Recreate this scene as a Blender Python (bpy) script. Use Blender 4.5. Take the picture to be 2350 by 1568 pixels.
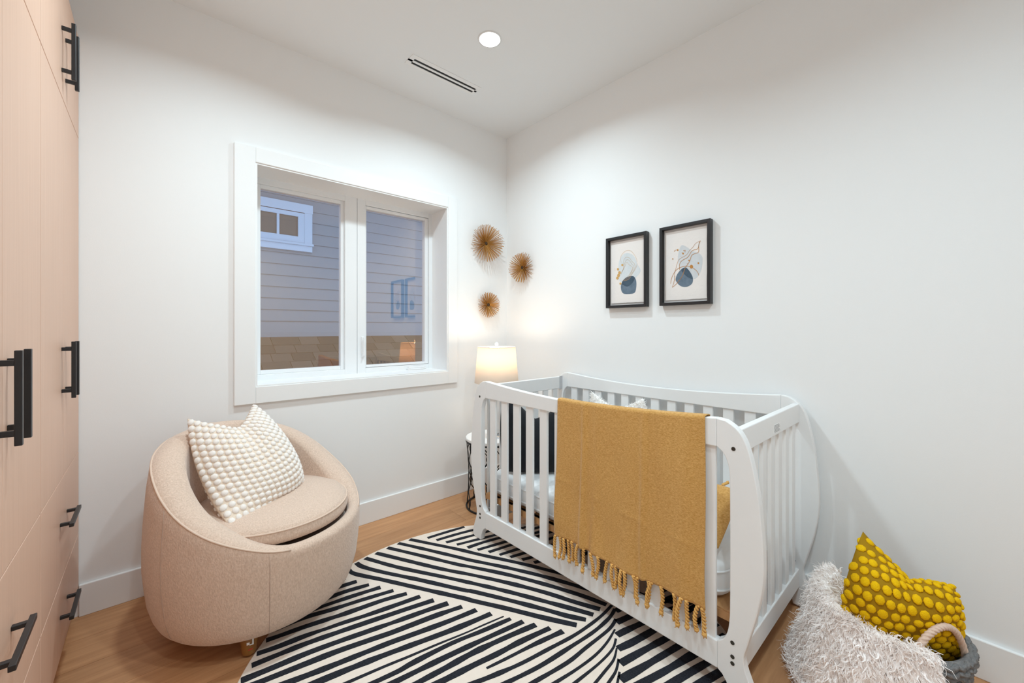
import bpy, bmesh, math, random
import numpy as np
from mathutils import Vector, Matrix
random.seed(7); rng = np.random.default_rng(7)
for o in list(bpy.data.objects): bpy.data.objects.remove(o)
S = bpy.context.scene
COL = S.collection
R = math.radians

# ------------------------------------------------------------------ camera
CAM = np.array([-2.107, -2.4335, 1.186]); YAW = R(48.35); FPX = 926.35; HOR = 755.0
cd = bpy.data.cameras.new('camera'); cd.sensor_width = 36; cd.lens = 36 * FPX / 2350
cd.shift_y = -(784 - HOR) / 2350; cd.clip_start = .02
cam = bpy.data.objects.new('camera', cd); COL.objects.link(cam)
cam.location = CAM; cam.rotation_euler = (R(90), 0, YAW - R(90)); S.camera = cam

# ------------------------------------------------------------------ world: dusk sky
w = bpy.data.worlds.new('world'); S.world = w; w.use_nodes = True
bg = w.node_tree.nodes['Background']; bg.inputs[0].default_value = (.40, .645, 1.0, 1); bg.inputs[1].default_value = 2.0
S.view_settings.view_transform = 'Standard'; S.view_settings.look = 'None'
S.view_settings.gamma = 1; S.view_settings.use_curve_mapping = False
S.view_settings.exposure = 0.0
S.cycles.max_bounces = 16; S.cycles.diffuse_bounces = 9; S.cycles.glossy_bounces = 6; S.cycles.transparent_max_bounces = 16
DOWNLIGHT_W = 12.8
LAMP_W = 2.8

# ------------------------------------------------------------------ pixel helpers (photo pixel -> direction -> surface it touches)
Fv = np.array([math.cos(YAW), math.sin(YAW)]); Rv = np.array([math.sin(YAW), -math.cos(YAW)])
def ray(u, v):
    d = Fv + Rv * (u - 1175) / FPX
    return np.array([d[0], d[1], -(v - HOR) / FPX])
def onplane(u, v, ax, val):
    d = ray(u, v); return CAM + d * ((val - CAM[ax]) / d[ax])
def onfloor(u, v, z=0.0): return onplane(u, v, 2, z)
def ondist(u, v, t): return CAM + ray(u, v) * t

# ------------------------------------------------------------------ materials
MATS = {}
def mat(name, color, rough=.6, metal=0, spec=.4, noise=None, bump=None, sheen=0, **kw):
    """noise=(scale, colour2, (sx,sy,sz), contrast) ; bump=(scale, strength, (sx,sy,sz))"""
    if name in MATS: return MATS[name]
    m = bpy.data.materials.new(name); m.use_nodes = True; nt = m.node_tree; N = nt.nodes; L = nt.links
    b = N['Principled BSDF']; b.inputs['Base Color'].default_value = (*color, 1)
    b.inputs['Roughness'].default_value = rough; b.inputs['Metallic'].default_value = metal
    b.inputs['Specular IOR Level'].default_value = spec
    if sheen: b.inputs['Sheen Weight'].default_value = sheen; b.inputs['Sheen Roughness'].default_value = .5
    geo = N.new('ShaderNodeNewGeometry')
    def coords(sc, rnd=False):
        mp = N.new('ShaderNodeMapping'); mp.inputs['Scale'].default_value = sc
        L.new(geo.outputs['Position'], mp.inputs['Vector'])
        if rnd:
            oi = N.new('ShaderNodeObjectInfo'); mu = N.new('ShaderNodeMath'); mu.operation = 'MULTIPLY'; mu.inputs[1].default_value = 37
            L.new(oi.outputs['Random'], mu.inputs[0])
            cb = N.new('ShaderNodeCombineXYZ'); 
            for i in range(3): L.new(mu.outputs[0], cb.inputs[i])
            L.new(cb.outputs[0], mp.inputs['Location'])
        return mp.outputs[0]
    col_out = None
    if noise:
        sc, c2, s3, ctr = noise
        t = N.new('ShaderNodeTexNoise'); t.inputs['Scale'].default_value = sc; t.inputs['Detail'].default_value = kw.get('detail', 6)
        t.inputs['Roughness'].default_value = .6
        L.new(coords(s3, kw.get('rnd', False)), t.inputs['Vector'])
        cr = N.new('ShaderNodeValToRGB'); cr.color_ramp.elements[0].position = .5 - ctr; cr.color_ramp.elements[1].position = .5 + ctr
        cr.color_ramp.elements[0].color = (*c2, 1); cr.color_ramp.elements[1].color = (*color, 1)
        L.new(t.outputs['Fac'], cr.inputs[0]); col_out = cr.outputs[0]
    if kw.get('vary'):
        oi = N.new('ShaderNodeObjectInfo'); hs = N.new('ShaderNodeHueSaturation')
        mr = N.new('ShaderNodeMapRange'); mr.inputs[3].default_value = 1 - kw['vary']; mr.inputs[4].default_value = 1 + kw['vary']
        L.new(oi.outputs['Random'], mr.inputs[0]); L.new(mr.outputs[0], hs.inputs['Value'])
        if col_out: L.new(col_out, hs.inputs['Color'])
        else: hs.inputs['Color'].default_value = (*color, 1)
        col_out = hs.outputs[0]
    if col_out: L.new(col_out, b.inputs['Base Color'])
    if bump:
        sc, st, s3 = bump
        t = N.new('ShaderNodeTexNoise'); t.inputs['Scale'].default_value = sc; t.inputs['Detail'].default_value = 3
        L.new(coords(s3), t.inputs['Vector'])
        bp = N.new('ShaderNodeBump'); bp.inputs['Strength'].default_value = st; bp.inputs['Distance'].default_value = .004
        L.new(t.outputs['Fac'], bp.inputs['Height']); L.new(bp.outputs[0], b.inputs['Normal'])
    if kw.get('emit'):
        b.inputs['Emission Color'].default_value = (*kw['emit'][0], 1); b.inputs['Emission Strength'].default_value = kw['emit'][1]
    MATS[name] = m; return m
U3 = (1, 1, 1)
M_wall = mat('wall_paint', (.86, .862, .862), .75, bump=(260, .04, U3))
M_ceil = mat('ceiling_paint', (.825, .84, .85), .85)
M_trim = mat('trim_paint', (.86, .862, .862), .35)
M_vinyl = mat('window_vinyl', (.84, .85, .86), .3)
M_floor = mat('oak_floor', (.64, .345, .17), .42, noise=(2.6, (.37, .17, .07), (1.0, 14, 1), .33), rnd=True, vary=.10, detail=9, bump=(60, .05, (1, 12, 1)))
M_ward = mat('pale_oak_veneer', (.735, .49, .37), .45, noise=(5, (.66, .425, .31), (10, 30, .5), .3), rnd=True, detail=8)
M_black = mat('black_metal', (.012, .012, .014), .38, spec=.5)
M_wire = mat('black_wire', (.008, .008, .008), .4)
M_white = mat('white_lacquer', (.85, .85, .85), .3, noise=(6, (.815, .815, .815), U3, .3))
M_fab = mat('boucle_beige', (.76, .585, .475), .95, noise=(210, (.58, .42, .325), (1, 1, .45), .2), bump=(230, .6, (1, 1, .6)), sheen=.35, spec=.1)
M_pipe = mat('boucle_piping', (.70, .535, .43), .95, spec=.1)
M_leg = mat('oak_leg', (.33, .15, .035), .35, noise=(20, (.22, .09, .02), (1, 1, .1), .25))
M_cream = mat('cream_cushion', (.78, .65, .53), .95, bump=(400, .4, U3), spec=.1)
M_bob = mat('cream_tuft', (.87, .81, .76), .95, bump=(500, .4, U3), sheen=.4, spec=.1)
M_ybase = mat('ochre_cloth', (.34, .185, .008), .9, spec=.15)
M_ytuft = mat('yellow_tuft', (.86, .52, .008), .95, noise=(300, (.72, .41, .004), U3, .3), bump=(300, .5, U3), spec=.1)
M_must = mat('mustard_weave', (.70, .405, .145), .95, noise=(230, (.46, .23, .05), (.6, .6, 1.5), .2), bump=(420, .35, U3), sheen=.2, spec=.1)
M_tass = mat('mustard_tassel', (.68, .38, .12), .9, spec=.1)
M_rug = mat('rug_cream', (.85, .735, .645), .95, noise=(40, (.79, .68, .59), U3, .3), bump=(600, .4, U3), spec=.1)
M_strp = mat('rug_black', (.012, .013, .017), .9, noise=(420, (.030, .032, .042), U3, .12), bump=(600, .5, U3), spec=.15)
M_matt = mat('mattress_white', (.80, .81, .82), .85, bump=(14, .25, U3))
M_wood2 = mat('slat_wood', (.52, .28, .12), .5, noise=(8, (.40, .2, .08), (1, 10, 1), .3))
M_velv = mat('black_velvet', (.006, .007, .010), .8, sheen=.25, spec=.2)
M_fur = mat('faux_fur', (.99, .945, .925), .6, spec=.4, noise=(14, (.98, .915, .885), U3, .3), sheen=.2)
M_furb = mat('fur_backing_cloth', (.97, .91, .88), .9, sheen=.5)
M_furw = mat('white_fluff', (.97, .95, .93), .85, spec=.2)
M_bask = mat('grey_knit', (.27, .27, .27), .95, noise=(120, (.17, .17, .175), U3, .2), bump=(160, 1.0, U3), spec=.1)
M_rope = mat('beige_rope', (.70, .52, .42), .9, spec=.1)
M_gold = mat('gold_wire', (.52, .26, .065), .4, metal=.45)
M_gcore = mat('core_shade', (.05, .025, .01), .6)  # shade between the crowded rods put into the hub's colour
M_paper = mat('art_paper', (.82, .77, .74), .9, bump=(60, .2, U3))
M_mount = mat('art_mount', (.75, .73, .72), .9)
M_aqua = mat('wash_pale', (.58, .63, .66), .8, noise=(38, (.70, .72, .735), U3, .3))
M_aqua2 = mat('wash_grey', (.66, .675, .69), .8, noise=(30, (.56, .585, .615), U3, .3))
M_navy = mat('wash_navy', (.085, .13, .18), .8, noise=(34, (.18, .235, .30), U3, .3))
M_navy2 = mat('wash_navy_deep', (.04, .07, .105), .8, noise=(40, (.075, .115, .16), U3, .3))
M_aline = mat('gold_ink', (.50, .22, .05), .5)
M_aline2 = mat('ochre_ink', (.62, .36, .12), .5)
M_chrome = mat('chrome', (.75, .75, .77), .12, metal=1)
M_clear = mat('milk_crystal', (.80, .81, .82), .08, spec=.8)
M_bolt = mat('bolt_dark', (.06, .055, .045), .4, metal=.6)
M_hole = mat('vent_black', (.006, .006, .006), .6)
M_siding = mat('siding_paint', (.36, .36, .365), .7, bump=(20, .1, (1, 8, 8)))
M_ntrim = mat('neighbour_trim', (.72, .75, .80), .6)
M_npane = mat('blind_pane', (.22, .17, .13), .5)
M_shing = mat('asphalt_shingle', (.20, .14, .10), .95, vary=.28, noise=(160, (.13, .09, .065), U3, .3))
M_ground = mat('ground_soil', (.12, .11, .10), .95)
M_label = mat('label_grey', (.35, .35, .36), .7)
M_red = mat('red_mark', (.55, .05, .03), .7)
M_lampon = mat('downlight_lens', (1, 1, 1), .5, emit=((1, .97, .93), 9))
M_bulb = mat('bulb_glow', (1, .9, .75), .5, emit=((1, .72, .42), 12))
M_slotl = mat('table_plate', (.05, .045, .045), .5)

M_furwb = mat('fluff_cloth', (.93, .91, .89), .9)
m = bpy.data.materials.new('lamp_shade_linen'); m.use_nodes = True; nt = m.node_tree
for n in list(nt.nodes):
    if n.type == 'BSDF_PRINCIPLED': nt.nodes.remove(n)
df = nt.nodes.new('ShaderNodeBsdfDiffuse'); df.inputs[0].default_value = (.85, .80, .74, 1)
tl = nt.nodes.new('ShaderNodeBsdfTranslucent'); tl.inputs[0].default_value = (.92, .80, .66, 1)
mx = nt.nodes.new('ShaderNodeMixShader'); mx.inputs[0].default_value = .5
nt.links.new(df.outputs[0], mx.inputs[1]); nt.links.new(tl.outputs[0], mx.inputs[2])
nt.links.new(mx.outputs[0], nt.nodes['Material Output'].inputs[0]); M_shade = m

m = bpy.data.materials.new('window_glass'); m.use_nodes = True; nt = m.node_tree   # glazing: warmth of the room light put into the orange reflection colour
for n in list(nt.nodes):
    if n.type == 'BSDF_PRINCIPLED': nt.nodes.remove(n)
tr = nt.nodes.new('ShaderNodeBsdfTransparent'); gl = nt.nodes.new('ShaderNodeBsdfGlossy')
gl.inputs['Color'].default_value = (1, .64, .34, 1); gl.inputs['Roughness'].default_value = 0
fr = nt.nodes.new('ShaderNodeLayerWeight'); fr.inputs['Blend'].default_value = .5
pw = nt.nodes.new('ShaderNodeMath'); pw.operation = 'POWER'; pw.inputs[1].default_value = 3.5; nt.links.new(fr.outputs['Facing'], pw.inputs[0])
ma = nt.nodes.new('ShaderNodeMath'); ma.operation = 'MULTIPLY_ADD'; ma.inputs[1].default_value = .75; ma.inputs[2].default_value = .15; ma.use_clamp = True; nt.links.new(pw.outputs[0], ma.inputs[0])
mx = nt.nodes.new('ShaderNodeMixShader'); nt.links.new(ma.outputs[0], mx.inputs[0])
nt.links.new(tr.outputs[0], mx.inputs[1]); nt.links.new(gl.outputs[0], mx.inputs[2])
nt.links.new(mx.outputs[0], nt.nodes['Material Output'].inputs[0]); M_glass = m

# ------------------------------------------------------------------ object helpers
def tag(o, label=None, cat=None, group=None, kind=None):
    if label: o['label'] = label
    if cat: o['category'] = cat
    if group: o['group'] = group
    if kind: o['kind'] = kind
    return o
def thing(name, loc, label, cat, group=None):
    o = bpy.data.objects.new(name, None); o.empty_display_size = .05; COL.objects.link(o); o.location = loc
    return tag(o, label, cat, group)
def wloc(o):
    v = Vector((0, 0, 0))
    while o: v += o.location; o = o.parent
    return v
def mesh(name, verts, faces, smooth=False):
    me = bpy.data.meshes.new(name)
    if isinstance(verts, np.ndarray): verts = verts.tolist()
    if isinstance(faces, np.ndarray): faces = faces.tolist()
    me.from_pydata(verts, [], faces); me.validate(); me.update()
    if smooth: me.polygons.foreach_set('use_smooth', [True] * len(me.polygons))
    return me
def put(name, vf, mt, parent=None, smooth=False, bevel=0, kind=None, fixn=True, sub=0, angle=None):
    """verts in WORLD coordinates; stored relative to the parent's place."""
    v, f = vf; v = np.asarray(v, float)
    org = np.array(wloc(parent)) if parent else np.zeros(3)
    me = mesh(name, v - org, f, smooth)
    if fixn:
        bm = bmesh.new(); bm.from_mesh(me); bmesh.ops.recalc_face_normals(bm, faces=bm.faces); bm.to_mesh(me); bm.free()
    me.materials.append(mt)
    o = bpy.data.objects.new(name, me); COL.objects.link(o)
    if parent: o.parent = parent
    if bevel:
        b = o.modifiers.new('bevel', 'BEVEL'); b.width = bevel; b.segments = 2; b.limit_method = 'ANGLE'; b.angle_limit = R(35)
    if sub:
        s = o.modifiers.new('sub', 'SUBSURF'); s.levels = sub; s.render_levels = sub
    if kind: o['kind'] = kind
    return o
def inst(name, me, mt_matrix, parent):
    o = bpy.data.objects.new(name, me); COL.objects.link(o); o.parent = parent
    o.matrix_local = Matrix.Translation(-wloc(parent)) @ mt_matrix
    return o
def join(*vfs):
    V = []; Fc = []; n = 0
    for v, f in vfs:
        v = [tuple(p) for p in v]; V += v; Fc += [tuple(i + n for i in q) for q in f]; n += len(v)
    return V, Fc
def box(x0, x1, y0, y1, z0, z1):
    V = [(x, y, z) for z in (z0, z1) for y in (y0, y1) for x in (x0, x1)]
    return V, [(0, 2, 3, 1), (4, 5, 7, 6), (0, 1, 5, 4), (2, 6, 7, 3), (0, 4, 6, 2), (1, 3, 7, 5)]
def prism(poly, fn, a, b):
    """poly: 2D outline; fn(p, d) -> 3D point at depth d"""
    n = len(poly); V = [fn(p, a) for p in poly] + [fn(p, b) for p in poly]
    Fc = [tuple(range(n)), tuple(range(2 * n - 1, n - 1, -1))] + [(i, (i + 1) % n, n + (i + 1) % n, n + i) for i in range(n)]
    return V, Fc
def lathe(prof, c, n=48, close=True):
    V = []; Fc = []; k = len(prof)
    for i in range(n):
        a = 2 * math.pi * i / n
        for r, z in prof: V.append((c[0] + r * math.cos(a), c[1] + r * math.sin(a), c[2] + z))
    for i in range(n):
        j = (i + 1) % n
        for q in range(k - 1): Fc.append((i * k + q, j * k + q, j * k + q + 1, i * k + q + 1))
    if close:
        Fc.append(tuple(i * k for i in range(n))); Fc.append(tuple(i * k + k - 1 for i in range(n)))
    return V, Fc
def tube(pts, r, n=8, closed=False, caps=True):
    P = np.asarray(pts, float); m_ = len(P); rr = np.full(m_, r) if np.isscalar(r) else np.asarray(r, float)
    T = np.zeros_like(P)
    for i in range(m_):
        a = P[(i - 1) % m_] if (closed or i > 0) else P[i]; b = P[(i + 1) % m_] if (closed or i < m_ - 1) else P[i]
        T[i] = b - a; T[i] /= (np.linalg.norm(T[i]) + 1e-12)
    up = np.array([0, 0, 1.]) if abs(T[0][2]) < .9 else np.array([1., 0, 0])
    nx = np.cross(T[0], up); nx /= np.linalg.norm(nx); V = []; Fc = []
    for i in range(m_):
        nx = nx - T[i] * (nx @ T[i]); nx /= (np.linalg.norm(nx) + 1e-12); ny = np.cross(T[i], nx)
        for k in range(n):
            a = 2 * math.pi * k / n; V.append(P[i] + rr[i] * (nx * math.cos(a) + ny * math.sin(a)))
    for i in range(m_ if closed else m_ - 1):
        j = (i + 1) % m_
        for k in range(n):
            k2 = (k + 1) % n; Fc.append((i * n + k, i * n + k2, j * n + k2, j * n + k))
    if caps and not closed:
        Fc.append(tuple(range(n))[::-1]); Fc.append(tuple((m_ - 1) * n + k for k in range(n)))
    return V, Fc
def smooth_curve(pts, n=6):
    P = np.asarray(pts, float); out = []
    for i in range(len(P) - 1):
        p0 = P[max(i - 1, 0)]; p1 = P[i]; p2 = P[i + 1]; p3 = P[min(i + 2, len(P) - 1)]
        for k in range(n):
            t = k / n
            out.append(.5 * ((2 * p1) + (-p0 + p2) * t + (2 * p0 - 5 * p1 + 4 * p2 - p3) * t * t + (-p0 + 3 * p1 - 3 * p2 + p3) * t ** 3))
    out.append(P[-1]); return np.array(out)
def closed_curve(pts, n=5):
    P = [np.asarray(p, float) for p in pts]; m_ = len(P); out = []
    for i in range(m_):
        p0, p1, p2, p3 = P[i - 1], P[i], P[(i + 1) % m_], P[(i + 2) % m_]
        for k in range(n):
            t = k / n
            out.append(.5 * ((2 * p1) + (-p0 + p2) * t + (2 * p0 - 5 * p1 + 4 * p2 - p3) * t * t + (-p0 + 3 * p1 - 3 * p2 + p3) * t ** 3))
    return np.array(out)
def sphere_mesh(name, nu=8, nv=6, squash=1.0, mt=None):
    V = [(0, 0, -squash)]; Fc = []
    for j in range(1, nv):
        a = math.pi * j / nv
        for i in range(nu):
            b = 2 * math.pi * i / nu; V.append((math.sin(a) * math.cos(b), math.sin(a) * math.sin(b), -math.cos(a) * squash))
    V.append((0, 0, squash)); t = len(V) - 1
    for i in range(nu):
        Fc.append((0, 1 + (i + 1) % nu, 1 + i)); Fc.append((t, 1 + (nv - 2) * nu + i, 1 + (nv - 2) * nu + (i + 1) % nu))
        for j in range(nv - 2):
            a = 1 + j * nu; Fc.append((a + i, a + (i + 1) % nu, a + nu + (i + 1) % nu, a + nu + i))
    me = mesh(name, V, Fc, True)
    if mt: me.materials.append(mt)
    return me

# ================================================================== ROOM
H = 2.7; XL = -2.95; YB = -3.4
fl = put('floor', box(XL, 0, YB, 0, -.06, -.012), M_wood2, kind='structure')
unit = mesh('plank', *box(0, 1, 0, 1, 0, 1)); unit.materials.append(M_floor)
y = 0.0; row = 0; PW = .186
while y > YB:
    x = XL - random.uniform(0, 1.2)
    y1 = max(y - PW, YB)
    while x < 0:
        L_ = random.uniform(1.3, 2.1); a = max(x, XL); b = min(x + L_, 0)
        if b - a > .02:
            o = bpy.data.objects.new('plank', unit); COL.objects.link(o); o.parent = fl
            o.location = (a + .0006, y1 + .0006, -.012); o.scale = (b - a - .0012, y - y1 - .0012, .012)
        x += L_
    y = y1
put('ceiling', box(XL - .15, .15, YB - .15, .25, H, H + .1), M_ceil, kind='structure')
WX0, WX1, WZ0, WZ1 = -1.714, -.557, .8885, 2.0405      # window opening
put('wall_back', join(box(XL - .15, WX0, 0, .25, -.06, H), box(WX1, .15, 0, .25, -.06, H),
                      box(WX0, WX1, 0, .25, -.06, WZ0), box(WX0, WX1, 0, .25, WZ1, H)), M_wall, kind='structure')
put('wall_right', box(0, .15, YB - .15, 0, -.06, H), M_wall, kind='structure')
put('wall_left', box(XL - .15, XL, YB - .15, 0, -.06, H), M_wall, kind='structure')
put('wall_front', box(XL, 0, YB - .15, YB, -.06, H), M_wall, kind='structure')
BH, BT = .131, .014
put('baseboard_back', box(-2.335, 0, -BT, 0, 0, BH), M_trim, bevel=.003, kind='structure')
put('baseboard_right', box(-BT, 0, YB, -BT, 0, BH), M_trim, bevel=.003, kind='structure')
put('baseboard_front', box(XL, -BT, YB, YB + BT, 0, BH), M_trim, bevel=.003, kind='structure')
# ---- window
wn = bpy.data.objects.new('window_1', None); COL.objects.link(wn); wn.location = (-1.135, 0, .8); wn['kind'] = 'structure'
wn['label'] = 'white double window with a fixed and a cranked pane in the back wall'
TX0, TX1, TZ0, TZ1, TT = -1.806, -.48, .802, 2.118, .018
put('casing', box(TX0, WX0, -TT, 0, TZ0, TZ1), M_trim, wn, bevel=.003)
put('casing', box(WX1, TX1, -TT, 0, TZ0, TZ1), M_trim, wn, bevel=.003)
put('casing', box(WX0, WX1, -TT, 0, WZ1, TZ1), M_trim, wn, bevel=.003)
put('casing', box(WX0, WX1, -TT, 0, TZ0, WZ0), M_trim, wn, bevel=.003)
jt = .008
put('jamb', box(WX0, WX0 + jt, -.012, .2, WZ0, WZ1), M_trim, wn)
put('jamb', box(WX1 - jt, WX1, -.012, .2, WZ0, WZ1), M_trim, wn)
put('head_jamb', box(WX0 + jt, WX1 - jt, -.012, .2, WZ1 - jt, WZ1), M_trim, wn)
put('window_sill', box(WX0 + jt, WX1 - jt, -.012, .2, WZ0, WZ0 + jt), M_trim, wn, bevel=.002)
def rect_frame(x0, x1, z0, z1, xi0, xi1, zi0, zi1, y0, y1):
    return join(box(x0, xi0, y0, y1, z0, z1), box(xi1, x1, y0, y1, z0, z1), box(xi0, xi1, y0, y1, z0, zi0), box(xi0, xi1, y0, y1, zi1, z1))
LG = (-1.655, -1.217, .951, 1.979); RG = (-1.055, -.621, .947, 1.978)
fo = put('fixed_frame', rect_frame(WX0, -1.1185, WZ0, WZ1, -1.683, -1.195, .929, 2.0, .188, .249), M_vinyl, wn, bevel=.002)
put('glazing_bead', rect_frame(-1.683, -1.195, .929, 2.0, *LG, .203, .24), M_vinyl, fo, bevel=.002)
put('glass_pane', box(*LG[:2], .217, .2185, *LG[2:]), M_glass, fo)
co = put('casement_frame', rect_frame(-1.1165, WX1, WZ0, WZ1, -1.0625, -.593, .9295, 1.999, .188, .249), M_vinyl, wn, bevel=.002)
put('sash', rect_frame(-1.0605, -.595, .9315, 1.997, *RG, .195, .24), M_vinyl, co, bevel=.002)
put('glass_pane', box(*RG[:2], .217, .2185, *RG[2:]), M_glass, co)
put('latch', join(box(-1.093, -1.074, .178, .188, 1.0, 1.135), box(-1.089, -1.078, .165, .18, 1.005, 1.03), box(-1.088, -1.079, .160, .168, 1.01, 1.13)), M_vinyl, co, bevel=.003)
put('crank', join(box(-.772, -.632, .158, .188, .897, .908), box(-.765, -.655, .165, .180, .908, .919), box(-.665, -.635, .162, .182, .908, .922)), M_vinyl, co, bevel=.003)
# ---- ceiling downlight and vent
dl = thing('ceiling_downlight', (-.792, -.78, H), 'round lit downlight recessed in the ceiling near the corner', 'downlight')
def ring(c, r0, r1, z0, z1, n=40): return lathe([(r0, z0), (r1, z0), (r1, z1), (r0, z1), (r0, z0)], c, n, False)
put('trim_ring', ring((-.792, -.78, H), .054, .062, -.003, 0), M_trim, dl, True)
put('lens', lathe([(0.0001, -.0025), (.0535, -.0025), (.0535, 0), (.0001, 0)], (-.792, -.78, H), 40), M_lampon, dl)
def downlight(x, y, wv, name, par=None):
    ld = bpy.data.lights.new(name, 'AREA'); ld.shape = 'DISK'; ld.size = .10; ld.energy = wv; ld.color = (.743, .922, 1.0); ld.spread = R(150)
    lo = bpy.data.objects.new(name, ld); COL.objects.link(lo); lo.location = (x, y, H - .006)
downlight(-.792, -.78, DOWNLIGHT_W, 'downlight_light')
for (x, y, k) in ((-1.82, -.86, .95), (-1.27, -2.45, .95), (-1.9, -2.6, .8)):       # the room's other recessed lights, beyond the frame
    downlight(x, y, DOWNLIGHT_W * k, 'downlight_light')
vt = thing('ceiling_vent', (-.80, -.364, H), 'white slot diffuser with two black slots in the ceiling', 'vent')
put('vent_frame', join(box(-1.038, -.567, -.413, -.384, H - .003, H), box(-1.038, -.567, -.367, -.351, H - .003, H), box(-1.038, -.567, -.334, -.315, H - .003, H),
                       box(-1.038, -1.012, -.384, -.334, H - .003, H), box(-.584, -.567, -.384, -.334, H - .003, H)), M_trim, vt)
put('vent_slot', box(-1.012, -.584, -.384, -.367, H - .0008, H), M_hole, vt)
put('vent_slot', box(-1.012, -.584, -.351, -.334, H - .0008, H), M_hole, vt)

# ================================================================== OUTSIDE: neighbour's house
put('ground', box(-8, 8, .6, 9, -.7, -.6), M_ground, kind='structure')
NY = 2.5
nh = thing('neighbour_house', (-.3, NY, -.6), 'grey lap-sided house with shingled roof outside the window', 'house')
put('wall_panel', box(-4.5, 3.5, NY, NY + .15, -.6, 4.3), M_siding, nh)
PZ = .1237; zb = 1.149
sb = mesh('siding_board', *prism([(-.018, 0), (-.004, PZ + .02), (0, PZ + .02), (0, 0)], lambda p, d: (d, p[0], p[1]), -4.5, 3.5)); sb.materials.append(M_siding)
for k in range(25):
    inst('siding_board', sb, Matrix.Translation((0, NY, zb + k * PZ)), nh)
put('skirt_trim', box(-4.5, 3.5, NY - .022, NY, zb - .05, zb), M_siding, nh)
nw = put('window_trim', rect_frame(-2.05, -.767, 2.13, 2.475, -1.96, -.845, 2.13, 2.475, NY - .045, NY - .008), M_ntrim, nh)
put('trim_head', box(-2.06, -.762, NY - .05, NY - .008, 2.475, 2.57), M_ntrim, nw)
put('trim_sill', box(-2.07, -.755, NY - .06, NY - .008, 2.112, 2.135), M_ntrim, nw)
put('trim_apron', box(-2.05, -.767, NY - .045, NY - .008, 2.046, 2.112), M_ntrim, nw)
for xa in (-1.945, -1.36):
    put('sash', rect_frame(xa, xa + .515, 2.14, 2.47, xa + .06, xa + .45, 2.205, 2.425, NY - .04, NY - .008), M_ntrim, nw)
    put('muntin', box(xa + .243, xa + .267, NY - .036, NY - .008, 2.205, 2.425), M_ntrim, nw)
    put('glass_pane', box(xa + .06, xa + .243, NY - .022, NY - .008, 2.205, 2.425), M_npane, nw)
    put('glass_pane', box(xa + .267, xa + .45, NY - .022, NY - .008, 2.205, 2.425), M_npane, nw)
put('mullion', box(-1.43, -1.36, NY - .04, NY - .008, 2.14, 2.47), M_ntrim, nw)
put('added_eave', box(-4.5, 3.5, NY - .62, NY + .15, 3.02, 3.14), mat('added_eave_brown', (.16, .10, .065), .8), nh)  # unseen overhang added to shade the top of the siding
SL = .6; ry0 = NY - .02; rz0 = zb - .05
rf = put('porch_roof', prism([(ry0, rz0 - .012), (ry0 - 1.25, rz0 - .012 - 1.25 * SL), (ry0 - 1.25, rz0 - .06 - 1.25 * SL), (ry0, rz0 - .2)], lambda p, d: (d, p[0], p[1]), -4, 3), M_shing, nh)
ang = math.atan(SL); ex = .152
shm = mesh('shingle', *box(0, 1, -.5, .5, 0, 1)); shm.materials.append(M_shing)
for r_ in range(9):
    x = -1.75 - random.uniform(0, .2)
    while x < 1.15:
        wd = random.uniform(.17, .27)
        yc = ry0 - (r_ + .5) * ex * math.cos(ang); zc = rz0 - (r_ + .5) * ex * math.sin(ang)
        mtx = Matrix.Translation((x, yc, zc - .008)) @ Matrix.Rotation(ang - .03, 4, 'X') @ Matrix.Diagonal((wd - .006, ex + .02, random.uniform(.006, .011), 1))
        o = inst('shingle', shm, mtx, nh); o.parent = rf; o.matrix_local = Matrix.Translation(-wloc(rf)) @ mtx
        x += wd

# ================================================================== WARDROBE (two units against the left side)
WXF = -2.336
def wardrobe(y1, label, first):
    y0 = y1 - .752 if first else y1 - .75
    t = thing('wardrobe', (WXF - .3, (y0 + y1) / 2, 0), label, 'wardrobe', 'built-in wardrobe units')
    put('carcass', box(WXF - .58, WXF - .02, y0 + .001, y1 - .002, .095, 2.385), M_ward, t)
    put('toe_kick', box(WXF - .55, WXF - .035, y0 + .001, y1 - .002, 0, .093), M_ward, t)
    ym = (y0 + y1) / 2; g = .0015
    def handle(par, vertical, a, b):     # a,b: ends along the bar ; c: cross position
        pass
    def bar(par, c, a, b, vertical):
        x0, x1 = WXF + .0225, WXF + .0335; q = (b - a) * .1
        if vertical:
            v = join(box(x0, x1, c - .006, c + .006, a, b), box(WXF, x0 + .002, c - .005, c + .005, a + q, a + q + .012), box(WXF, x0 + .002, c - .005, c + .005, b - q - .012, b - q))
        else:
            v = join(box(x0, x1, a, b, c - .006, c + .006), box(WXF, x0 + .002, a + q, a + q + .012, c - .005, c + .005), box(WXF, x0 + .002, b - q - .012, b - q, c - .005, c + .005))
        put('handle', v, M_black, par, bevel=.0012)
    for (z0, z1, h0, h1) in ((.684, 1.966, .952, 1.143), (1.970, 2.385, 2.03, 2.222)):
        for (a, b, hy) in ((y0 + g, ym - g / 2, ym - .040), (ym + g / 2, y1 - g, ym + .040)):
            d = put('door', box(WXF - .02, WXF, a, b, z0, z1), M_ward, t, bevel=.001)
            bar(d, hy, h0, h1, True)
    for (z0, z1, hz) in ((.347, .681, .538), (.098, .344, .232)):
        d = put('drawer', box(WXF - .02, WXF, y0 + g, y1 - g, z0, z1), M_ward, t, bevel=.001)
        bar(d, hz, ym - .095, ym + .095, False)
wardrobe(-.002, 'tall pale wood wardrobe unit built against the window wall, farther of the two', True)
wardrobe(-.756, 'tall pale wood wardrobe unit at the left edge, nearer of the two', False)

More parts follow.
